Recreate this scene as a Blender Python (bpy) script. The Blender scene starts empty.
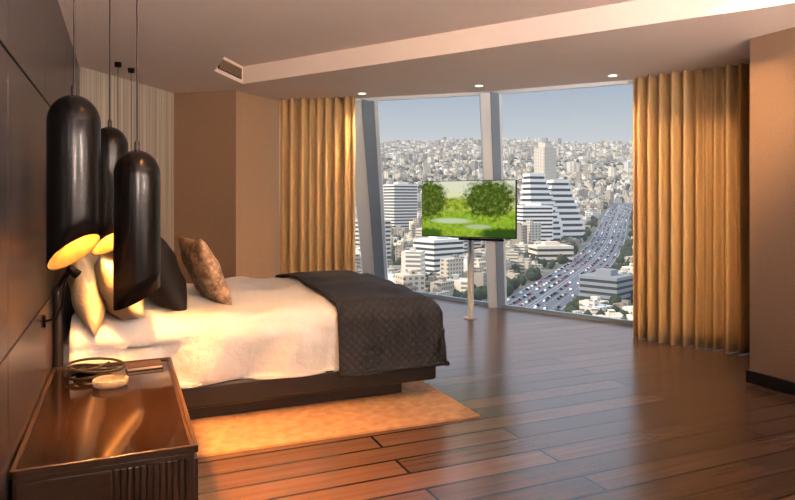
import bpy, bmesh, math, random
from mathutils import Vector, Matrix, noise
random.seed(7)
S=bpy.context.scene
try:
    S.view_settings.view_transform='Standard'
except Exception: pass
COL=S.collection
# ------------------------------------------------------------------ helpers
def link(o): COL.objects.link(o); return o
def mesh(name,verts,faces,mats=None,smooth=False,mi=None,uv=None):
    me=bpy.data.meshes.new(name); me.from_pydata([tuple(v) for v in verts],[],faces)
    if mats:
        for m in (mats if isinstance(mats,(list,tuple)) else [mats]): me.materials.append(m)
    if mi: me.polygons.foreach_set('material_index',mi)
    if smooth: me.polygons.foreach_set('use_smooth',[True]*len(me.polygons))
    if uv:
        l=me.uv_layers.new(name='UVMap')
        for lp in me.loops: l.data[lp.index].uv=uv[lp.vertex_index]
    me.update(); return link(bpy.data.objects.new(name,me))
def group(name,objs,loc=(0,0,0)):
    e=bpy.data.objects.new(name,None); e.empty_display_size=.1; e.location=loc; link(e)
    for o in objs:
        o.parent=e; o.matrix_parent_inverse=Matrix.Translation(Vector(loc)).inverted()
    return e
def bev(o,w=.005,n=2):
    m=o.modifiers.new('b','BEVEL'); m.width=w; m.segments=n; m.limit_method='ANGLE'; return o
def boxv(c,s,rot=0,V=None,F=None):
    b=len(V); cr,sr=math.cos(rot),math.sin(rot)
    for dz in(-.5,.5):
        for dx,dy in((-.5,-.5),(.5,-.5),(.5,.5),(-.5,.5)):
            x,y=dx*s[0],dy*s[1]
            V.append((c[0]+x*cr-y*sr,c[1]+x*sr+y*cr,c[2]+dz*s[2]))
    for f in((0,3,2,1),(4,5,6,7),(0,1,5,4),(1,2,6,5),(2,3,7,6),(3,0,4,7)): F.append(tuple(b+i for i in f))
def boxes(name,lst,m,bevel=0):
    V=[];F=[]
    for l in lst: boxv(l[0],l[1],l[2] if len(l)>2 else 0,V,F)
    o=mesh(name,V,F,m)
    if bevel: bev(o,bevel)
    return o
def bb(name,x0,x1,y0,y1,z0,z1,m,bevel=0):
    return boxes(name,[(((x0+x1)/2,(y0+y1)/2,(z0+z1)/2),(x1-x0,y1-y0,z1-z0))],m,bevel)
def lathe(name,prof,m,c=(0,0,0),n=40,mi=None):
    V=[];F=[]
    for r,z in prof:
        for i in range(n):
            a=2*math.pi*i/n; V.append((c[0]+r*math.cos(a),c[1]+r*math.sin(a),c[2]+z))
    for j in range(len(prof)-1):
        for i in range(n):
            k=(i+1)%n; F.append((j*n+i,j*n+k,(j+1)*n+k,(j+1)*n+i))
    return mesh(name,V,F,m,True)
def tube(name,pts,r,m,cyc=False,res=4):
    cu=bpy.data.curves.new(name,'CURVE'); cu.dimensions='3D'; cu.bevel_depth=r; cu.bevel_resolution=res
    sp=cu.splines.new('POLY'); sp.points.add(len(pts)-1); sp.use_cyclic_u=cyc
    for i,p in enumerate(pts): sp.points[i].co=(p[0],p[1],p[2],1)
    cu.use_fill_caps=True
    cu.materials.append(m); return link(bpy.data.objects.new(name,cu))
def prism(name,poly,z0,z1,m,base=None):
    n=len(poly); V=[(x,y,z0) for x,y in poly]+[(x,y,z1) for x,y in poly]
    F=[tuple(range(n))[::-1],tuple(range(n,2*n))]+[(i,(i+1)%n,n+(i+1)%n,n+i) for i in range(n)]
    return mesh(name,V,F,m)
# ------------------------------------------------------------------ materials
def M(name,col=(.5,.5,.5),rough=.5,metal=0,spec=.5,emit=None,es=0,coat=0,sheen=0):
    m=bpy.data.materials.new(name); m.use_nodes=True; b=m.node_tree.nodes['Principled BSDF']
    b.inputs['Base Color'].default_value=(*col,1); b.inputs['Roughness'].default_value=rough
    b.inputs['Metallic'].default_value=metal; b.inputs['Specular IOR Level'].default_value=spec
    b.inputs['Coat Weight'].default_value=coat; b.inputs['Sheen Weight'].default_value=sheen
    if emit: b.inputs['Emission Color'].default_value=(*emit,1); b.inputs['Emission Strength'].default_value=es
    return m
class NT:
    def __init__(s,m): s.t=m.node_tree; s.b=m.node_tree.nodes.get('Principled BSDF')
    def n(s,ty,**k):
        x=s.t.nodes.new(ty)
        for a,v in k.items(): setattr(x,a,v)
        return x
    def l(s,a,b): s.t.links.new(a,b)
    def math(s,op,a,b=None,c=None,clamp=False):
        x=s.n('ShaderNodeMath',operation=op,use_clamp=clamp)
        for i,v in enumerate((a,b,c)):
            if v is None: continue
            if isinstance(v,(int,float)): x.inputs[i].default_value=v
            else: s.l(v,x.inputs[i])
        return x.outputs[0]
    def mix(s,f,a,b,blend='MIX'):
        x=s.n('ShaderNodeMix',data_type='RGBA',blend_type=blend)
        for i,v in((0,f),(6,a),(7,b)):
            if isinstance(v,(int,float)): x.inputs[i].default_value=v
            elif isinstance(v,tuple): x.inputs[i].default_value=(*v,1)
            else: s.l(v,x.inputs[i])
        return x.outputs[2]
    def coords(s,scale=(1,1,1),out='Object'):
        c=s.n('ShaderNodeTexCoord'); mp=s.n('ShaderNodeMapping'); mp.inputs['Scale'].default_value=scale
        s.l(c.outputs[out],mp.inputs['Vector']); return mp.outputs[0]
    def noise(s,vec,scale=5,detail=3,rough=.5):
        x=s.n('ShaderNodeTexNoise'); x.inputs['Scale'].default_value=scale; x.inputs['Detail'].default_value=detail
        x.inputs['Roughness'].default_value=rough; s.l(vec,x.inputs['Vector']); return x.outputs[0]
    def ramp(s,f,stops):
        x=s.n('ShaderNodeValToRGB'); e=x.color_ramp.elements
        while len(e)<len(stops): e.new(.5)
        for i,(p,c) in enumerate(stops): e[i].position=p; e[i].color=(*c,1)
        s.l(f,x.inputs[0]); return x.outputs[0]
    def bump(s,h,st=.3,d=.01):
        x=s.n('ShaderNodeBump'); x.inputs['Strength'].default_value=st; x.inputs['Distance'].default_value=d
        s.l(h,x.inputs['Height']); s.l(x.outputs[0],s.b.inputs['Normal'])
def noisy(name,c1,c2,scale,vs=(1,1,1),rough=.6,bump=.15,bd=.004,**k):
    m=M(name,c1,rough,**k); t=NT(m); f=t.noise(t.coords(vs),scale,4,.6)
    t.l(t.ramp(f,[(.3,c1),(.7,c2)]),t.b.inputs['Base Color'])
    if bump: t.bump(f,bump,bd)
    return m
# floor
mfloor=M('floor_wood',(.05,.025,.015),.25); t=NT(mfloor)
v=t.coords((1,1,1)); br=t.n('ShaderNodeTexBrick'); br.offset=.37; br.offset_frequency=2
t.l(v,br.inputs['Vector']); br.inputs['Scale'].default_value=1; br.inputs['Brick Width'].default_value=2.3
br.inputs['Row Height'].default_value=.2; br.inputs['Mortar Size'].default_value=.009; br.inputs['Mortar Smooth'].default_value=.15
br.inputs['Color1'].default_value=(.145,.088,.062,1); br.inputs['Color2'].default_value=(.07,.042,.031,1); br.inputs['Mortar'].default_value=(.003,.002,.002,1)
g=t.noise(t.coords((.7,11,1)),2.5,2,.5)
t.l(t.mix(1.0,br.outputs['Color'],t.ramp(g,[(.3,(.86,.86,.86)),(.7,(1.1,1.1,1.08))]),'MULTIPLY'),t.b.inputs['Base Color'])
t.l(t.math('MULTIPLY_ADD',g,.05,.22),t.b.inputs['Roughness'])
sc=t.noise(t.coords((1.0,3,1)),1.6,1,.4)
hh=t.math('SUBTRACT',t.math('MULTIPLY',sc,.8),t.math('MULTIPLY',br.outputs['Fac'],1.2)); t.bump(hh,.25,.006)
mceil=noisy('ceiling_plaster',(.8,.67,.6),(.82,.7,.63),2,rough=.8,bump=0)
mwall=noisy('wall_fabric',(.36,.24,.145),(.42,.285,.175),60,rough=.75,bump=.1,bd=.002)
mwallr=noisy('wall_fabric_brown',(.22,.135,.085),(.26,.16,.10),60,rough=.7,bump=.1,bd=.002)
mpanel=noisy('panel_veneer',(.035,.03,.032),(.085,.074,.076),9,(12,12,.5),rough=.27,bump=.1,bd=.002)
mslat=M('slatted_wallpaper',(.35,.3,.24),.6); t=NT(mslat)
w=t.noise(t.coords((30,30,.15)),2,3,.6); t.l(t.ramp(w,[(.35,(.26,.23,.18)),(.65,(.55,.5,.41))]),t.b.inputs['Base Color']); t.bump(w,.3,.004)
mbase=M('baseboard_black',(.012,.01,.01),.3)
mcurt=M('curtain_gold',(.5,.31,.12),.42,sheen=.15); t=NT(mcurt)
w=t.noise(t.coords((160,160,160)),1,2); t.l(t.ramp(w,[(.3,(.50,.32,.13)),(.7,(.62,.42,.2))]),t.b.inputs['Base Color']); t.bump(w,.15,.002)
malu=M('aluminium_frame',(.75,.82,.88),.4); malud=M('aluminium_shade',(.22,.31,.42),.35)  # lit front and shaded side of the mullions put into two colours
mblack=M('satin_black',(.004,.0035,.0035),.24,spec=.22); mcord=M('cord_black',(.01,.01,.01),.6)
mgold=M('gold_inner',(.95,.55,.16),.25,.85,emit=(1,.42,.08),es=.35)  # lamplight glow put into the lining as emission
mbulb=M('bulb',(1,.8,.5),.5,emit=(1,.55,.2),es=14)
mlamp=M('downlight_glow',(1,.9,.7),.5,emit=(1,.8,.5),es=9)
mwhite=M('duvet_cotton',(.74,.72,.72),.75,sheen=.1); t=NT(mwhite); w=t.noise(t.coords((1,1,1)),5,5,.55); t.bump(w,.6,.05)
mpil=noisy('pillow_satin',(.62,.47,.27),(.72,.57,.36),6,rough=.4,bump=.6,bd=.04)
mblk=M('pillow_black',(.008,.006,.006),.6,spec=.25)
mquilt=M('quilted_throw',(.03,.03,.034),.65,spec=.3); t=NT(mquilt)
c=t.n('ShaderNodeTexCoord'); sx=t.n('ShaderNodeSeparateXYZ'); t.l(c.outputs['UV'],sx.inputs[0])
a=t.math('ABSOLUTE',t.math('SINE',t.math('MULTIPLY',t.math('ADD',sx.outputs[0],sx.outputs[1]),52)))
b_=t.math('ABSOLUTE',t.math('SINE',t.math('MULTIPLY',t.math('SUBTRACT',sx.outputs[0],sx.outputs[1]),52)))
q=t.math('POWER',t.math('MULTIPLY',a,b_),.4); t.bump(q,.5,.015)
t.l(t.ramp(q,[(0,(.008,.008,.01)),(1,(.024,.024,.029))]),t.b.inputs['Base Color'])
mpat=M('pillow_brocade',(.5,.3,.16),.45); t=NT(mpat); vo=t.n('ShaderNodeTexVoronoi'); vo.inputs['Scale'].default_value=30
nz=t.noise(t.coords((1,1,1)),14,4,.6)
t.l(t.coords((1,1,1)),vo.inputs['Vector']); t.l(t.mix(.5,t.ramp(vo.outputs['Distance'],[(.2,(.6,.4,.22)),(.6,(.2,.11,.06))]),t.ramp(nz,[(.42,(.2,.11,.06)),(.58,(.68,.46,.28))])),t.b.inputs['Base Color']); t.bump(vo.outputs['Distance'],.3,.005)
mrug=noisy('rug_wool',(.38,.22,.12),(.56,.37,.22),14,rough=.95,bump=.6,bd=.01)
mframe=M('bed_frame_leather',(.012,.009,.008),.45)
mnight=noisy('nightstand_wood',(.035,.019,.012),(.06,.034,.022),8,(3,3,22),rough=.3,bump=.05)
mntop=M('nightstand_glass',(.012,.007,.005),.06,coat=.0,spec=.45)
mglass=M('clear_glass',(.97,.96,.94),.04); mglass.node_tree.nodes['Principled BSDF'].inputs['Transmission Weight'].default_value=.8
mwin=bpy.data.materials.new('window_glazing'); mwin.use_nodes=True; nt=mwin.node_tree; nt.nodes.clear()
o=nt.nodes.new('ShaderNodeOutputMaterial'); mx=nt.nodes.new('ShaderNodeMixShader'); tr=nt.nodes.new('ShaderNodeBsdfTransparent'); gl=nt.nodes.new('ShaderNodeBsdfGlossy')
gl.inputs['Roughness'].default_value=.02; tr.inputs['Color'].default_value=(.97,.98,.98,1); mx.inputs[0].default_value=.02
nt.links.new(tr.outputs[0],mx.inputs[1]); nt.links.new(gl.outputs[0],mx.inputs[2]); nt.links.new(mx.outputs[0],o.inputs[0])
# ------------------------------------------------------------------ room
CH=2.83; TH=3.03
top=[(1.4,9.1),(2.86,7.88),(4.13,6.77),(5.42,5.2),(5.95,4.2),(6.5,3.2)]
bot=[(2.8,12.6),(3.96,10.18),(4.82,7.70),(5.8,5.59),(6.35,4.3),(6.9,3.1)]
prism('floor',[(-.6,-1.1),(6.95,-1.1),(6.95,3.0)]+[(x+.06,y+.04) for x,y in bot[::-1]]+[(1.0,12.7),(-.6,9)],-.12,0,mfloor)
tray=[(.87,-1.1),(.87,6.8),(1.27,7.44),(4.75,2.0)]
out=[(6.6,2.0)]+[(x+.05,y+.05) for x,y in top[::-1]]+[(-.6,9.4),(-.6,-1.1)]
prism('ceiling',tray+out,CH,TH-.001,mceil)
prism('ceiling_tray',[(-.6,-1.1),(6.6,-1.1),(6.6,3.2),(5.2,5.5),(1.4,9.2),(-.6,9.4)],TH,TH+.1,mceil)
L=[((-.5,3.1,1.41),(.16,8.4,2.82))]
W=boxes('wall_left',L,mbase)
P=[];zs=[0,.93,2.05,2.82]; ys=[-1.0,.25,1.5,2.75,4.0,5.25,6.5,7.1]
for i in range(3):
    for j in range(7):
        P.append(((-.405,(ys[j]+ys[j+1])/2,(zs[i]+zs[i+1])/2),(.03,ys[j+1]-ys[j]-(.004),zs[i+1]-zs[i]-.012)))
pp=boxes('veneer_panels',P,mpanel,.003); pp.parent=W
def wall(name,p,q,m,th=.1,z1=CH,z0=0):
    p=Vector(p);q=Vector(q); d=(q-p).normalized(); n=Vector((-d.y,d.x))*th
    return prism(name,[tuple(p),tuple(q),tuple(q+n),tuple(p+n)],z0,z1,m)
wall('wall_angled',(-.39,7.1),(.6,8.43),mslat)
wall('wall_pier',(.56,8.44),(1.26,7.88),mwallr)
wall('wall_pier_return',(1.26,7.88),(2.0,8.56),mwall)
wall('wall_end',(1.96,8.6),(2.0,12.6),mwall)
prism('wall_right',[(4.75,-1.1),(4.75,3.70),(6.6,3.70),(6.6,-1.1)],0,CH,mwallr)
bb('wall_right_upper',4.76,6.5,-1.1,2.1,CH,TH,mwall)
bb('baseboard_right',4.725,4.75,-1,3.72,0,.1,mbase,.003)
bb('wall_back',-.6,6.6,-1.2,-1.08,0,TH,mwall)
bb('baseboard_back',-.38,4.7,-1.08,-1.06,0,.1,mbase,.003)
A=Vector((.87,6.8));B=Vector((1.27,7.44)); dd=(B-A).normalized(); ang=math.atan2(dd.y,dd.x); nn=Vector((dd.y,-dd.x))
cc=(A+B)/2+nn*.008
fr=[((cc.x,cc.y,CH+.1),(.6,.012,.12),ang)]
g1=boxes('grille_back',fr,mbase)
g2=boxes('louvres',[((cc.x+nn.x*.012,cc.y+nn.y*.012,CH+.055+i*.018),(.58,.014,.006),ang) for i in range(6)],mwall)
group('ventilation_grille',[g1,g2])
def lerp(a,b,f): return a+(b-a)*f
def fpt(i,f,z):
    f0=z/CH; x0=lerp(bot[i][0],bot[i+1][0],f); y0=lerp(bot[i][1],bot[i+1][1],f)
    x1=lerp(top[i][0],top[i+1][0],f); y1=lerp(top[i][1],top[i+1][1],f)
    return Vector((lerp(x0,x1,f0),lerp(y0,y1,f0),z))
def bar(name,p,q,wx,wy,m,side):
    p=Vector(p);q=Vector(q); s=Vector(side).normalized(); d=(q-p).normalized(); n=d.cross(s).normalized()
    V=[]
    for e in(p,q):
        for a_,b2 in((-1,-1),(1,-1),(1,1),(-1,1)): V.append(e+s*a_*wx/2+n*b2*wy/2)
    return mesh(name,V,[(0,3,2,1),(4,5,6,7),(0,1,5,4),(1,2,6,5),(2,3,7,6),(3,0,4,7)],m)
for i in range(5):
    V=[];F=[];N=8
    for a_ in range(N+1):
        for b2 in range(N+1): V.append(fpt(i,a_/N,CH*b2/N))
    for a_ in range(N):
        for b2 in range(N):
            k=a_*(N+1)+b2; F.append((k,k+N+1,k+N+2,k+1))
    g_=mesh('glass_pane',V,F,mwin,True)
    s1=bar('sill_rail',fpt(i,0,.025),fpt(i,1,.025),.05,.05,malud,(0,0,1))
    s2=bar('head_rail',fpt(i,0,CH-.02),fpt(i,1,CH-.02),.04,.05,malu,(0,0,1))
    w_=group('window_%d'%(i+1),[g_,s1,s2])
    pb=Vector(fpt(i,0,0.0)); pt=Vector(fpt(i,0,CH))
    if i>0:
        k_=1.6 if i==1 else 1
        sdn=Vector((.9188,-.3948,0))
        off=sdn*.06*k_
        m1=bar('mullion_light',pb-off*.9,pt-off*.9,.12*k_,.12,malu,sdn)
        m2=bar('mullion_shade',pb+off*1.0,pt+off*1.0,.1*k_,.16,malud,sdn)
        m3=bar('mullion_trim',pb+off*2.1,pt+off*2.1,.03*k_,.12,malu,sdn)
        for m_ in(m1,m2,m3): m_.parent=w_
def curtain(name,p,q,n_w,amp,seed):
    p=Vector(p);q=Vector(q); L=(q-p).length; d=(q-p)/L; nrm=Vector((-d.y,d.x)); rnd=random.Random(seed)
    ph=[rnd.uniform(.6,1.4) for _ in range(n_w+2)]; NU=n_w*10; NZ=14; V=[];F=[]
    cum=[0]
    for i in range(n_w): cum.append(cum[-1]+ph[i])
    tot=cum[-1]
    for j in range(NZ+1):
        z=.003+(CH-.005)*j/NZ; fl=1.1-.2*(j/NZ)
        for i in range(NU+1):
            s=i/NU*tot
            k=0
            while k<n_w-1 and s>cum[k+1]: k+=1
            loc=(s-cum[k])/ph[k]
            a=math.sin(loc*2*math.pi); off=amp*fl*(ph[k])*math.copysign(abs(a)**.75,a)
            w=noise.noise(Vector((i*.05,z*.4,seed)))*.006
            P_=p+d*(i/NU*L+w)+nrm*(off+w); V.append((P_.x,P_.y,z))
    for j in range(NZ):
        for i in range(NU):
            k=j*(NU+1)+i; F.append((k,k+1,k+NU+2,k+NU+1))
    o=mesh(name,V,F,mcurt,True); sm=o.modifiers.new('s','SOLIDIFY'); sm.thickness=.004; return o
curtain('curtain',(1.90,8.38),(2.74,7.75),9,.055,1)
curtain('curtain',(5.10,5.38),(5.62,4.2),12,.058,5)
def downlight(x,y,z,e,aim=None,size=1.9,col=(1,.58,.26)):
    r=lathe('trim_ring',[(.045,-.001),(.062,-.001),(.06,-.008),(.046,-.01),(.044,0)],malu,(x,y,z),24)
    d_=lathe('lens',[(0.0001,-.003),(.044,-.003)],mlamp,(x,y,z),24)
    ld=bpy.data.lights.new('spot','SPOT'); ld.energy=e; ld.color=col; ld.spot_size=size; ld.spot_blend=.9; ld.shadow_soft_size=.05
    lo=link(bpy.data.objects.new('lamp',ld)); lo.location=(x,y,z-.03)
    if aim: lo.rotation_euler=(Vector(aim)-Vector((x,y,z))).to_track_quat('-Z','Y').to_euler()
    group('ceiling_downlight',[r,d_,lo],(x,y,z))
downlight(2.74,7.5,CH,140); downlight(3.80,6.45,CH,70); downlight(4.80,5.36,CH,150)
downlight(1.3,3.2,TH,190,(1.2,4.0,.2),1.4)  # unseen spot added to warm the rug
downlight(.5,2.4,CH,160,(.3,4.6,.5),1.2,(1,.42,.12))  # unseen orange spot added for the glow on the duvet
downlight(3.6,2.6,TH,420,(5.3,4.9,1.4),.9)  # unseen spot added to brighten the right curtain
downlight(2.4,1.9,TH,240,(2.2,8.0,1.6),.75)  # unseen wall washer added to brighten the pier return
downlight(1.6,2.2,TH,180,(1.0,8.0,1.7),.7)  # unseen wall washer added to brighten the pier
gl_=M('opal_glass',(1,.9,.75),.4,emit=(1,.75,.5),es=3)
def fill_torchiere(x,y,e,aim):  # unseen floor lamps added as fill to brighten the ceiling
    b=lathe('base',[(.0001,0),(.15,0),(.15,.02),(.02,.03),(.0001,.03)],mblack,(x,y,0),32)
    s_=tube('stem',[(x,y,.02),(x,y,1.75)],.012,mblack)
    bo=lathe('bowl',[(.012,1.72),(.08,1.74),(.15,1.82),(.16,1.85),(.15,1.85),(.075,1.76),(.0001,1.75)],mblack,(x,y,0),32)
    bu=lathe('bulb_dish',[(.0001,1.775),(.07,1.775),(.07,1.77)],gl_,(x,y,0),24)
    ld=bpy.data.lights.new('fill_uplight','SPOT'); ld.energy=e; ld.color=(1,.80,.68); ld.spot_size=2.9; ld.spot_blend=.6; ld.shadow_soft_size=.07
    lo=link(bpy.data.objects.new('fill_uplight',ld)); lo.location=(x,y,1.87); lo.rotation_euler=(Vector(aim)-Vector((x,y,1.87))).to_track_quat('-Z','Y').to_euler()
    group('fill_torchiere_lamp',[b,s_,bo,bu,lo],(x,y,0))
fill_torchiere(4.1,.0,330,(3.2,2.6,3.2))
fill_torchiere(2.4,-.75,1050,(2.4,2.4,3.2))
fill_torchiere(.3,-.75,680,(.4,1.6,3.2))
# ------------------------------------------------------------------ bedside pendants
TH0=math.atan2(.3948,.9188)
def pendant(x,y,ztop,cut,sl,sn,ceil=CH,e=14):
    R=.103; n=48; V=[];F=[];mi=[]
    def ring(r,zf):
        b=len(V)
        for i in range(n):
            a=2*math.pi*i/n; V.append((x+r*math.cos(a),y+r*math.sin(a),zf(a)))
        return b
    def cutz(a,r):
        return cut+r*math.cos(a)*sl+(-r*math.sin(a))*sn
    def join(b0,b1,m_):
        for i in range(n):
            k=(i+1)%n; F.append((b0+i,b0+k,b1+k,b1+i)); mi.append(m_)
    rs=[]
    for j in range(9):
        a2=math.pi/2*j/8; r=max(.012,R*math.sin(a2)); zz=ztop-.115*(1-math.cos(a2)); rs.append(ring(r,lambda a,zz=zz:zz))
    zs_=ztop-.115
    for j in range(1,7): rs.append(ring(R,lambda a,j=j:lerp(zs_,cutz(a,R),j/6)))
    for a_,b2 in zip(rs,rs[1:]): join(a_,b2,0)
    r2=R-.005
    ins=[ring(r2,lambda a:cutz(a,r2)+.0005)]+[ring(r2,lambda a,j=j:lerp(cutz(a,r2),zs_,j/5)) for j in range(1,6)]
    join(rs[-1],ins[0],0)
    ins.append(ring(r2*.6,lambda a:ztop-.05)); ins.append(ring(.002,lambda a:ztop-.03))
    for a_,b2 in zip(ins,ins[1:]): join(a_,b2,1)
    sh=mesh('shade',V,F,[mblack,mgold],True,mi)
    cap=lathe('cap',[(.012,-.002),(.013,.03),(.004,.05)],mframe,(x,y,ztop),16)
    cd=tube('cord',[(x,y,ztop+.03),(x,y,ceil)],.0035,mcord)
    cn=lathe('canopy',[(.004,-.05),(.03,-.045),(.034,0)],mblack,(x,y,ceil),24)
    pb=[(.0001,-.03)]+[(.03*math.sin(a),-.03*math.cos(a)) for a in [math.pi*i/8 for i in range(1,8)]]+[(.0001,.03)]
    bl=lathe('bulb',pb,mbulb,(x,y,cut+.16),16); sk=tube('socket',[(x,y,cut+.19),(x,y,ztop-.05)],.014,mgold)
    ld=bpy.data.lights.new('pendant_lamp','SPOT'); ld.energy=e; ld.color=(1,.36,.08); ld.spot_size=2.6; ld.spot_blend=.4; ld.shadow_soft_size=.03
    lo=link(bpy.data.objects.new('pendant_lamp',ld)); lo.location=(x,y,cut+.11)
    group('pendant_lamp',[sh,cap,cd,cn,bl,sk,lo],(x,y,cut))
pendant(-.188,3.02,1.943,1.28,.6,.5,e=55)
pendant(-.07,4.22,1.94,1.24,.5,.55,e=130)
pendant(.063,3.24,1.734,1.045,.5,-.1,e=230)
pendant(-.04,6.75,1.9,1.24,.5,.3,e=70); pendant(.08,7.0,1.75,1.05,.5,.3,e=10)
# ------------------------------------------------------------------ bed
def fold(a,lo,hi,r,flare):
    if a<lo+r: 
        p_,d_=fold(-a,-lo-1e3,-lo,r,flare); return -p_,d_
    if a<=hi-r: return a,0
    tt=a-(hi-r); q_=r*math.pi/2
    if tt<q_: return hi-r+r*math.sin(tt/r), r*(1-math.cos(tt/r))
    return hi+flare*(tt-q_), r+(tt-q_)
def cloth(name,x0,x1,y0,y1,zc,px,py,H,r,m,crown=.05,wr=.012,off=0,nu=90,nv=110,th=.012,flare=.03,seed=0,hang=.012):
    V=[];F=[];UV=[]
    yc=(y0+y1)/2; hw=(y1-y0)/2
    for i in range(nu+1):
        a=lerp(px[0],px[1],i/nu)
        for j in range(nv+1):
            b=lerp(py[0],py[1],j/nv)
            X,dx=fold(a,x0-9,x1,r,flare); Y,dy=fold(b,y0,y1,r,flare)
            d_=(dx**4+dy**4)**.25
            hem=H+.012*noise.noise(Vector((a*2.2,b*2.2,seed)))
            d_=min(d_,hem)
            fy=(Y-yc)/hw; fy=max(-1,min(1,fy)); fx=max(0,(X-x1+.55)/.55)
            z=zc+crown*(1-fy*fy)*(1-.35*fx*fx)-d_
            w=wr*(noise.noise(Vector((a*2.3,b*3.1,seed)))*1.2+.6*noise.noise(Vector((a*6+3,b*5,seed))))
            if d_<.15: z+=w
            wv=hang*min(1,d_/.3)*math.sin((a*13 if dy>dx else b*13)+3*noise.noise(Vector((a,b,4))))
            if dy>.1: Y+=(wv+w)*(1 if b>yc else -1)
            if dx>.1: X+=wv
            V.append((X,Y,z+off)); UV.append((a,b))
    for i in range(nu):
        for j in range(nv):
            k=i*(nv+1)+j; F.append((k,k+nv+1,k+nv+2,k+1))
    o=mesh(name,V,F,m,True,uv=UV); s=o.modifiers.new('s','SOLIDIFY'); s.thickness=th; s.offset=-1
    return o
bed=[]
bed.append(bb('base_plinth',-.3,1.98,4.52,6.35,.015,.12,mframe,.01))
bed.append(bb('bed_frame',-.38,2.22,4.40,6.46,.12,.28,mframe,.02))
mat_=bb('mattress',-.36,2.14,4.47,6.40,.28,.62,mwhite,.08); bed.append(mat_)
bed.append(bb('headboard',-.385,-.34,4.40,6.46,.28,.95,mframe,.02))
bed.append(cloth('duvet',-.3,2.15,4.40,6.45,.705,(-.3,2.7),(3.8,7.05),.42,.13,mwhite,seed=3,wr=.04,crown=.065,hang=.022))
bed.append(cloth('quilted_throw',-.3,2.25,4.36,6.49,.75,(1.42,2.84),(3.76,7.09),.49,.13,mquilt,seed=3,wr=.02,crown=.065,flare=.06,hang=.008,th=.02))
def pillow(name,w,h,t_,loc,rot,m,n=26,pinch=.1):
    V=[];F=[]
    for s in(1,-1):
        for i in range(n+1):
            for j in range(n+1):
                u=-1+2*i/n; v_=-1+2*j/n
                prof=max(0,(1-abs(u)**2.6))**.55*max(0,(1-abs(v_)**2.6))**.55
                yy=u*w/2*(1-pinch*(1-v_*v_)*abs(u)); zz=v_*h/2*(1-pinch*(1-u*u)*abs(v_))
                wk=.022*noise.noise(Vector((u*2.5,v_*2.5,w*9+s)))*prof
                V.append((s*(t_/2*prof)+wk,yy,zz))
    N=(n+1)**2
    for s in(0,1):
        for i in range(n):
            for j in range(n):
                k=s*N+i*(n+1)+j; f=(k,k+n+1,k+n+2,k+1); F.append(f if s==0 else f[::-1])
    o=mesh(name,V,F,m,True); bm=bmesh.new(); bm.from_mesh(o.data); bmesh.ops.remove_doubles(bm,verts=bm.verts,dist=.0005); bm.to_mesh(o.data); bm.free()
    o.data.polygons.foreach_set('use_smooth',[True]*len(o.data.polygons))
    o.location=loc; o.rotation_euler=[math.radians(a) for a in rot]; return o
bed_e=group('double_bed',bed)
pillow('satin_pillow',.74,.56,.22,(-.21,4.72,.95),(4,-10,0),mpil)
pillow('satin_pillow',.66,.48,.22,(-.04,4.62,.90),(-14,-30,14),mpil)
pillow('satin_pillow',.72,.5,.2,(-.21,6.0,.98),(0,-12,0),mpil)
pillow('satin_pillow',.7,.5,.2,(-.05,5.98,.95),(0,-24,0),mpil)
pillow('black_pillow',.66,.64,.28,(.22,4.92,1.0),(0,-24,10),mblk)
pillow('black_pillow',.62,.6,.24,(.17,5.85,1.01),(0,-22,-4),mblk)
pillow('brocade_pillow',.56,.58,.18,(.565,4.98,.965),(0,-24,12),mpat)
prism('area_rug',[(.35,3.88),(2.27,3.84),(2.27,5.4),(.35,5.4)],.0005,.014,mrug)
# ------------------------------------------------------------------ bedside console
ns=[]
ns.append(bb('carcass',-.375,.27,2.73,4.32,.04,.47,mnight,.004))
ns.append(bb('plinth',-.36,.22,2.78,4.28,0.0,.04,mbase))
ns.append(bb('top_glass',-.365,.255,2.745,4.305,.47,.488,mntop,.002))
ns.append(boxes('top_rim',[((-.05,2.732,.485),(.665,.016,.03)),((-.05,4.316,.485),(.665,.016,.03)),((.277,3.524,.485),(.016,1.6,.03)),((-.374,3.524,.485),(.016,1.6,.03))],mnight,.002))
ns.append(boxes('drawer_fronts',[((.277,2.73+.4*(i+.5),.25),(.02,.392,.38)) for i in range(4)],mnight,.003))
ns.append(boxes('end_ribs',[((-.02+.024*i,2.724,.25),(.018,.014,.4)) for i in range(12)],mnight,.003))
ns.append(boxes('end_panel',[((-.2,2.724,.25),(.32,.014,.4))],mnight,.003))
group('bedside_console',ns)
ash=lathe('glass_ashtray',[(.0001,0),(.07,0),(.088,.01),(.092,.038),(.082,.042),(.068,.034),(.058,.012),(.0001,.01)],mglass,(-.06,3.82,.4885),40)
mpaper=M('paper',(.75,.68,.55),.6); mleather=M('leather_brown',(.05,.025,.015),.5)
nb=[boxes('cover_bottom',[((.12,4.16,.4915),(.2,.14,.004),.1)],mleather),boxes('pages',[((.12,4.16,.500),(.19,.13,.013),.1)],mpaper),boxes('cover_top',[((.12,4.16,.5085),(.2,.14,.004),.1)],mleather,.001)]
group('notebook',nb)
pts=[]
for i in range(300):
    f=i/299; a=f*2*math.pi*3.6+2; rr=.09+.03*math.sin(a*.37+1)
    pts.append((-.15+rr*1.35*math.cos(a)+.02*math.sin(a*.5),4.1+rr*math.sin(a),.498+.055*f+.014*math.sin(a*1.3)))
tc=tube('cable_loops',pts,.008,mcord)
pl=boxes('power_adaptor',[((-.17,4.1,.505),(.13,.08,.03),.3)],mblack,.006)
group('coiled_cable',[tc,pl])
rl=[lathe('wall_plate',[(.0001,0),(.035,0),(.035,.012),(.0001,.012)],mblack,(0,0,0),24)]
rl[0].rotation_euler=(0,math.pi/2,0); rl[0].location=(-.388,3.9,.85)
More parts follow.
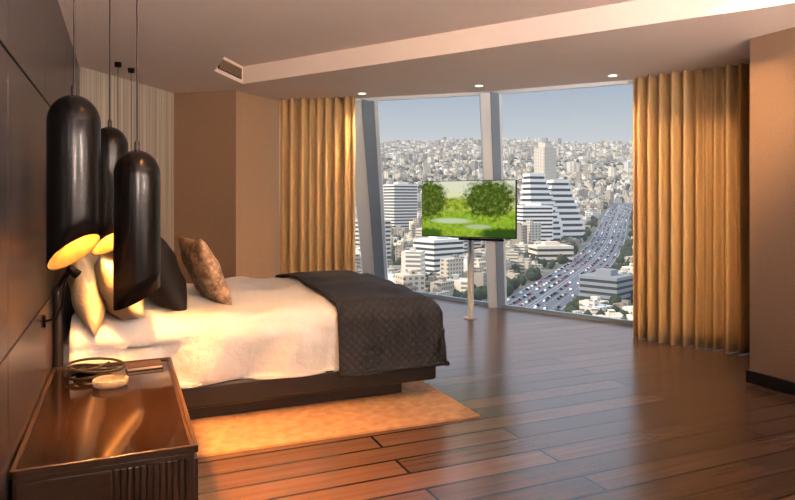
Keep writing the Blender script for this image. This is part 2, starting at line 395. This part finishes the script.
gp_=[(-.38,3.9,.85),(-.33,3.9,.86),(-.3,3.9,.93),(-.29,3.9,1.05),(-.26,3.88,1.12)]
rl.append(tube('gooseneck',gp_,.007,mblack)); hd=lathe('head',[(.012,.03),(.02,.02),(.026,-.04),(.022,-.038)],mblack,(0,0,0),20)
hd.location=(-.25,3.87,1.12); hd.rotation_euler=(.2,-.8,0); rl.append(hd); group('reading_lamp',rl)
# ------------------------------------------------------------------ television on pole
mscr=bpy.data.materials.new('screen_landscape'); mscr.use_nodes=True; t=NT(mscr)
c=t.n('ShaderNodeTexCoord'); sp=t.n('ShaderNodeSeparateXYZ'); t.l(c.outputs['UV'],sp.inputs[0]); U,Vv=sp.outputs[0],sp.outputs[1]
mp=t.n('ShaderNodeMapping'); mp.inputs['Scale'].default_value=(1.7,1,1); t.l(c.outputs['UV'],mp.inputs['Vector'])
n1=t.noise(mp.outputs[0],13,8,.7); n2=t.noise(mp.outputs[0],3,3)
def blob(cx,cy,rx,ry,soft=.25,amt=.9):
    a=t.math('POWER',t.math('DIVIDE',t.math('SUBTRACT',U,cx),rx),2); b=t.math('POWER',t.math('DIVIDE',t.math('SUBTRACT',Vv,cy),ry),2)
    d=t.math('ADD',t.math('SQRT',t.math('ADD',a,b)),t.math('MULTIPLY',t.math('SUBTRACT',n1,.5),amt))
    return t.math('DIVIDE',t.math('SUBTRACT',1.0,d),soft,clamp=True)
sky=t.ramp(Vv,[(.45,(.85,.85,.25)),(.9,(.85,.87,.65))])
grass=t.ramp(n1,[(.3,(.10,.28,.01)),(.7,(.5,.68,.05))])
gm=t.math('DIVIDE',t.math('SUBTRACT',t.math('ADD',.5,t.math('MULTIPLY',t.math('SUBTRACT',n1,.5),.2)),Vv),.06,clamp=True)
img=t.mix(gm,sky,grass)
leaf=t.ramp(n1,[(.35,(.02,.05,.006)),(.52,(.08,.14,.012)),(.68,(.3,.34,.07))])
lbt=t.ramp(n1,[(.35,(.10,.2,.01)),(.6,(.5,.6,.06))])
img=t.mix(blob(.4,.58,.34,.15,.4,1.0),img,lbt); img=t.mix(blob(.08,.66,.23,.42,.3,1.1),img,leaf); img=t.mix(blob(.74,.68,.31,.4,.3,1.2),img,leaf)
img=t.mix(blob(.33,.28,.26,.06,.4,.8),img,(.6,.72,.45)); img=t.mix(blob(.62,.18,.16,.05,.4,.8),img,(.5,.62,.35)); img=t.mix(blob(.88,.06,.3,.13,.4),img,(.03,.09,.008)); img=t.mix(blob(.08,.04,.2,.12,.4),img,(.05,.14,.01))
t.l(img,t.b.inputs['Emission Color']); t.b.inputs['Emission Strength'].default_value=.85; t.b.inputs['Base Color'].default_value=(.01,.01,.01,1); t.b.inputs['Roughness'].default_value=.15
tx,ty=4.05,7.08; td=Vector((.72,-1.0)).normalized(); tn=Vector((td.y,-td.x)) 
if tn.dot(Vector((-tx,-ty)))<0: tn=-tn
hw=.645; z0,z1=1.03,1.745; cxy=Vector((tx,ty))+tn*.09
def q3(s,nof,z): p=cxy+td*s+tn*nof; return (p.x,p.y,z)
scr=mesh('screen',[q3(-hw+.008,.022,z0+.012),q3(hw-.008,.022,z0+.012),q3(hw-.008,.022,z1-.008),q3(-hw+.008,.022,z1-.008)],[(0,1,2,3)],mscr,uv=[(0,0),(1,0),(1,1),(0,1)])
ang=math.atan2(td.y,td.x); cb=cxy
hous=boxes('housing',[((cb.x,cb.y,(z0+z1)/2),(2*hw,.04,z1-z0),ang)],mblack,.004)
br_=boxes('bracket',[(((cb.x+tx)/2,(cb.y+ty)/2,1.4),(.2,.09,.3),ang)],malud,.003)
mpole=M('steel_pole',(.27,.26,.25),.35,.6)
pole=lathe('pole',[(.0001,0),(.09,0),(.09,.012),(.04,.014),(.04,1.7),(.0001,1.7)],mpole,(tx,ty,0),28)
sb=boxes('speaker_bar',[((cb.x+td.x*.18,cb.y+td.y*.18,z0-.02),(.6,.04,.03),ang)],mblack,.01)
group('television_on_pole',[scr,hous,br_,pole,sb],(tx,ty,0))
# ------------------------------------------------------------------ city outside
CS,CN=.9188,.3948
def W2(a,D): return (a*CS+D*CN, -a*CN+D*CS)
tab=[(100,-95),(500,-93),(900,-86),(1250,-72),(1500,-48),(2000,8),(2800,125),(3600,262),(4300,375),(5200,430),(7000,300)]
def gz(a,D):
    if D<=tab[0][0]: z=tab[0][1]
    else:
        z=tab[-1][1]
        for (d0,z0_),(d1,z1_) in zip(tab,tab[1:]):
            if d0<=D<=d1: z=lerp(z0_,z1_,(D-d0)/(d1-d0)); break
    k=min(1,max(0,(D-1100)/1500)); return z+k*(38*noise.noise(Vector((a/900,D/900,0)))+18*noise.noise(Vector((a/300,D/300,5))))
def painted_haze(m,colout):  # haze painted into the material: emission mixed in by distance from origin
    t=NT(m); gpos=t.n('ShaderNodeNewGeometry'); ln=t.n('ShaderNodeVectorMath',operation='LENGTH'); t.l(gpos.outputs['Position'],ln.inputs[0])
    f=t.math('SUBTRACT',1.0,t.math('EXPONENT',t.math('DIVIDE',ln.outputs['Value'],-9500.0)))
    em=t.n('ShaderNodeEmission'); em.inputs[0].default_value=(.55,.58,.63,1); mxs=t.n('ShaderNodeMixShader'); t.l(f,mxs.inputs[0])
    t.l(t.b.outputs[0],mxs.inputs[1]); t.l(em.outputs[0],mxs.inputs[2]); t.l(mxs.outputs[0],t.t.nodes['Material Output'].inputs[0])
mter=noisy('city_ground',(.22,.19,.15),(.07,.085,.04),.012,rough=.9,bump=0); painted_haze(mter,0)
city=[]
V=[];F=[];NA=70;ND=80
for j in range(ND+1):
    D=100+6500*(j/ND)**1.5
    for i in range(NA+1):
        a=(-.7+1.9*i/NA)*(D+300); x,y=W2(a,D); V.append((x,y,gz(a,D)))
for j in range(ND):
    for i in range(NA):
        k=j*(NA+1)+i; F.append((k,k+1,k+NA+2,k+NA+1))
city.append(mesh('hillside',V,F,mter,True))
mcity=M('city_stone',(.6,.55,.48),.85,spec=.1); t=NT(mcity)
at=t.n('ShaderNodeAttribute',attribute_name='bcol'); ge=t.n('ShaderNodeNewGeometry'); sp=t.n('ShaderNodeSeparateXYZ'); t.l(ge.outputs['Position'],sp.inputs[0])
sn_=t.n('ShaderNodeSeparateXYZ'); t.l(ge.outputs['Normal'],sn_.inputs[0])
h1=t.math('GREATER_THAN',t.math('FRACT',t.math('DIVIDE',sp.outputs[2],4.2)),.5)
h2=t.math('GREATER_THAN',t.math('FRACT',t.math('DIVIDE',t.math('ADD',sp.outputs[0],sp.outputs[1]),5.2)),.5)
vert=t.math('LESS_THAN',t.math('ABSOLUTE',sn_.outputs[2]),.5)
wm=t.math('MULTIPLY',t.math('MULTIPLY',h1,h2),vert)
wm=t.math('MULTIPLY',wm,at.outputs['Alpha'])
t.l(t.mix(t.math('MULTIPLY',wm,.75),at.outputs['Color'],(.05,.05,.06)),t.b.inputs['Base Color']); painted_haze(mcity,0)
def roadc(D): 
    return 157+(D-660)*.43+14*math.sin((D-500)/260)
RW=33
def droad(a,D): return (a-roadc(D)) if 200<D<1850 else 1e3
def rz(D): return max(gz(roadc(D)+k,D) for k in(-RW,0,RW))+1.5
PAL=[(.74,.63,.48),(.84,.76,.62),(.6,.5,.38),(.9,.85,.76),(.7,.6,.48),(.48,.4,.31),(.8,.7,.54),(.4,.34,.28)]
CV=[];CF=[];CC=[]
def addb(a,D,w,d,h,col,rot,zb=None,win=1.0):
    x,y=W2(a,D); z=gz(a,D)-6 if zb is None else zb
    boxv((x,y,z+(h+6)/2 if zb is None else z+h/2),(w,d,h+6 if zb is None else h),rot,CV,CF); CC.extend([(*col,win)]*6)
    return z+(h+6 if zb is None else h)
keep=[(258,1150,75),(225,1060,50),(6,1300,45),(49,760,45),(215,900,60),(188,575,40),(439,1900,45),(-35,900,40),(105,980,35)]
rng=random.Random(11); D=330
while D<4700:
    s=24+D*.0046; a=-.4*D-100
    while a<.85*D+150:
        aa=a+rng.uniform(-.3,.3)*s; DD=D+rng.uniform(-.35,.35)*s; a+=s*rng.uniform(.75,1.25)
        dr=droad(aa,DD)
        if -RW-18<dr<RW+22 or any(math.hypot(aa-k[0],DD-k[1])<k[2] for k in keep): continue
        if rng.random()<.1: continue
        c=rng.choice(PAL); f=rng.uniform(.65,1.1); c=tuple(min(.9,v*f) for v in c)
        h=rng.uniform(8,22)*(1 if DD>900 else 1.1)
        if 0<dr<110: h=rng.uniform(7,12)
        elif rng.random()<.07: h*=rng.uniform(1.4,2.4)
        w=s*rng.uniform(.4,.85); d=s*rng.uniform(.4,.85); rot=rng.choice([.3,.5,-.2])+noise.noise(Vector((aa/500,DD/500,2)))*1.5
        zt=addb(aa,DD,w,d,h,c,rot)
        if DD<2800:
            addb(aa+rng.uniform(-.2,.2)*w,DD,w*rng.uniform(.25,.5),d*rng.uniform(.25,.5),rng.uniform(2.5,4.5),tuple(v*.9 for v in c),rot,zt)
    D+=s*.95
WH=(.84,.8,.74); DK=(.05,.055,.07)
def ziggurat(a,D,w,d,tiers,rot,H,skew):
    z=gz(a,D)-6; th=(H+6)/tiers
    for k in range(tiers):
        q_=k/tiers; f=1-.55*max(0,(q_-.25)/.75) if skew else 1-.45*q_
        sh_=skew*(1-f)*w/2
        z=addb(a+sh_,D,w*f*.9,d*f*.9,th*.46,DK,rot,z,0); z=addb(a+sh_,D,w*f,d*f,th*.54,WH,rot,z,0)
ziggurat(256,1150,62,50,13,-.1,124,-.7); ziggurat(306,1190,66,50,11,-.1,112,-.5)
def banded(a,D,w,d,h,n,rot,c=WH,dk=DK):
    z=gz(a,D)-6; th=(h+6)/n
    for k in range(n): z=addb(a,D,w*.95,d*.95,th*.48,dk,rot,z,0); z=addb(a,D,w,d,th*.52,c,rot,z,0)
    addb(a,D,w*.4,d*.4,5,c,rot,z,0)
banded(225,1060,52,42,72,12,-.25); banded(6,1300,58,40,98,17,.2,(.72,.67,.6)); banded(49,760,50,36,44,8,.3,(.76,.72,.66))
banded(215,900,52,40,24,4,-.3,(.7,.6,.48)); banded(188,575,36,36,26,6,.4,(.25,.26,.27)); banded(-35,900,40,34,60,11,.3,(.7,.62,.5)); banded(105,980,36,30,42,9,.1,(.7,.6,.48))
x_=addb(439,1900,52,40,165,(.66,.58,.47),.2,None,1); addb(439,1900,30,26,14,(.6,.52,.42),.2,x_,0)
co=mesh('buildings',CV,CF,mcity); city.append(co)
atb=co.data.attributes.new('bcol','FLOAT_COLOR','FACE')
fl=[]
for c in CC: fl.extend(c)
atb.data.foreach_set('color',fl)
mtree=noisy('tree_foliage',(.012,.022,.008),(.035,.05,.02),.3,rough=.95,bump=0); painted_haze(mtree,0)
V=[];F=[]
for _ in range(7500):
    D=300+2900*rng.random()**1.3; a=rng.uniform(-.4,.8)*D; dr=droad(a,D)
    if dr<-RW-4 or dr>RW+4:
        x,y=W2(a,D); z=gz(a,D); r=rng.uniform(3,6.5)*(1+D/4000); b=len(V); h=rng.uniform(6,13)*(1+D/4000)
        for k in range(6): an=k*math.pi/3; V.append((x+r*math.cos(an),y+r*math.sin(an),z+h*.35))
        for k in range(6): an=k*math.pi/3+.5; V.append((x+r*.75*math.cos(an),y+r*.75*math.sin(an),z+h*.75))
        V.append((x,y,z+h)); V.append((x,y,z-2))
        for k in range(6):
            q_=(k+1)%6; F+= [(b+k,b+q_,b+6+q_,b+6+k),(b+6+k,b+6+q_,b+12),(b+k,b+13,b+q_)]
city.append(mesh('trees',V,F,mtree,True))
mroad=M('asphalt',(.10,.105,.125),.8); painted_haze(mroad,0)
V=[];F=[];n=80
for i in range(n+1):
    D=220+(1840-220)*i/n; c=roadc(D)
    for s in(-RW,RW):
        x,y=W2(c+s,D); V.append((x,y,rz(D)))
for i in range(n): F.append((2*i,2*i+1,2*i+3,2*i+2))
city.append(mesh('highway',V,F,mroad))
mlane=M('lane_paint',(.5,.5,.48),.8); V=[];F=[]
for i in range(320):
    D=225+5*i
    for s in(-RW+2,-22,-12,-2,2,12,22,RW-2):
        if i%2 and s in(-22,-12,12,22): continue
        c=roadc(D)+s; c2=roadc(D+4.8)+s; b=len(V)
        for (p_,q_,zz) in((c-.3,D,rz(D)),(c+.3,D,rz(D)),(c2+.3,D+4.8,rz(D+4.8)),(c2-.3,D+4.8,rz(D+4.8))): x,y=W2(p_,q_); V.append((x,y,zz+.35))
        F.append((b,b+1,b+2,b+3))
city.append(mesh('lane_markings',V,F,mlane))
CV=[];CF=[];cols=[]
for _ in range(800):
    D=rng.uniform(300,1800); s=rng.choice([-27,-17,-7,7,17,27]); c=roadc(D)+s; x,y=W2(c,D)
    rot=math.atan2(W2(roadc(D+5),D+5)[1]-W2(roadc(D),D)[1],W2(roadc(D+5),D+5)[0]-W2(roadc(D),D)[0])
    z=rz(D)+.2; cc_=rng.choice([(.75,.75,.75),(.02,.02,.03),(.3,.3,.33),(.85,.85,.83),(.3,.05,.04),(.03,.03,.03),(.02,.02,.02)])
    boxv((x,y,z+.55),(4.8,2.1,1.0),rot,CV,CF); boxv((x,y,z+1.3),(2.8,1.8,.7),rot,CV,CF); cols.extend([cc_]*12)
ca=mesh('cars',CV,CF,M('car_paint',(.5,.5,.5),.3)); t=NT(ca.data.materials[0]); at=t.n('ShaderNodeAttribute',attribute_name='bcol'); t.l(at.outputs['Color'],t.b.inputs['Base Color'])
ab=ca.data.attributes.new('bcol','FLOAT_COLOR','FACE'); fl=[]
for c in cols: fl.extend((*c,1))
ab.data.foreach_set('color',fl); city.append(ca)
group('city_skyline',city)
# ------------------------------------------------------------------ sun, sky
sd=bpy.data.lights.new('sun','SUN'); sd.energy=4.3; sd.color=(1,.86,.7); sd.angle=.01
so=link(bpy.data.objects.new('sun',sd)); dx,dy=W2(.95,.3); so.rotation_euler=Vector((dx,dy,-.52)).to_track_quat('-Z','Y').to_euler(); so.location=(0,0,30)
wd=bpy.data.worlds.new('sky'); S.world=wd; wd.use_nodes=True; nt=wd.node_tree; bg=nt.nodes['Background']
tc_=nt.nodes.new('ShaderNodeTexCoord'); sx=nt.nodes.new('ShaderNodeSeparateXYZ'); rp=nt.nodes.new('ShaderNodeValToRGB')
nt.links.new(tc_.outputs['Generated'],sx.inputs[0]); nt.links.new(sx.outputs[2],rp.inputs[0]); nt.links.new(rp.outputs[0],bg.inputs[0])
e=rp.color_ramp.elements; st=[(0,(.5,.54,.58)),(.09,(.62,.65,.68)),(.18,(.40,.48,.59)),(.30,(1.3,1.5,1.8)),(1,(1.2,1.4,1.75))]
while len(e)<5: e.new(.5)
for i,(p,c) in enumerate(st): e[i].position=p; e[i].color=(*c,1)
bg.inputs[1].default_value=1.0
# ------------------------------------------------------------------ camera
cm=bpy.data.cameras.new('camera'); co_=link(bpy.data.objects.new('camera',cm)); co_.location=(0,0,1.5)
co_.rotation_euler=(math.pi/2,0,-TH0); cm.sensor_width=36; cm.lens=640/795*36; cm.shift_y=-50/795; cm.clip_start=.05; cm.clip_end=20000
S.camera=co_
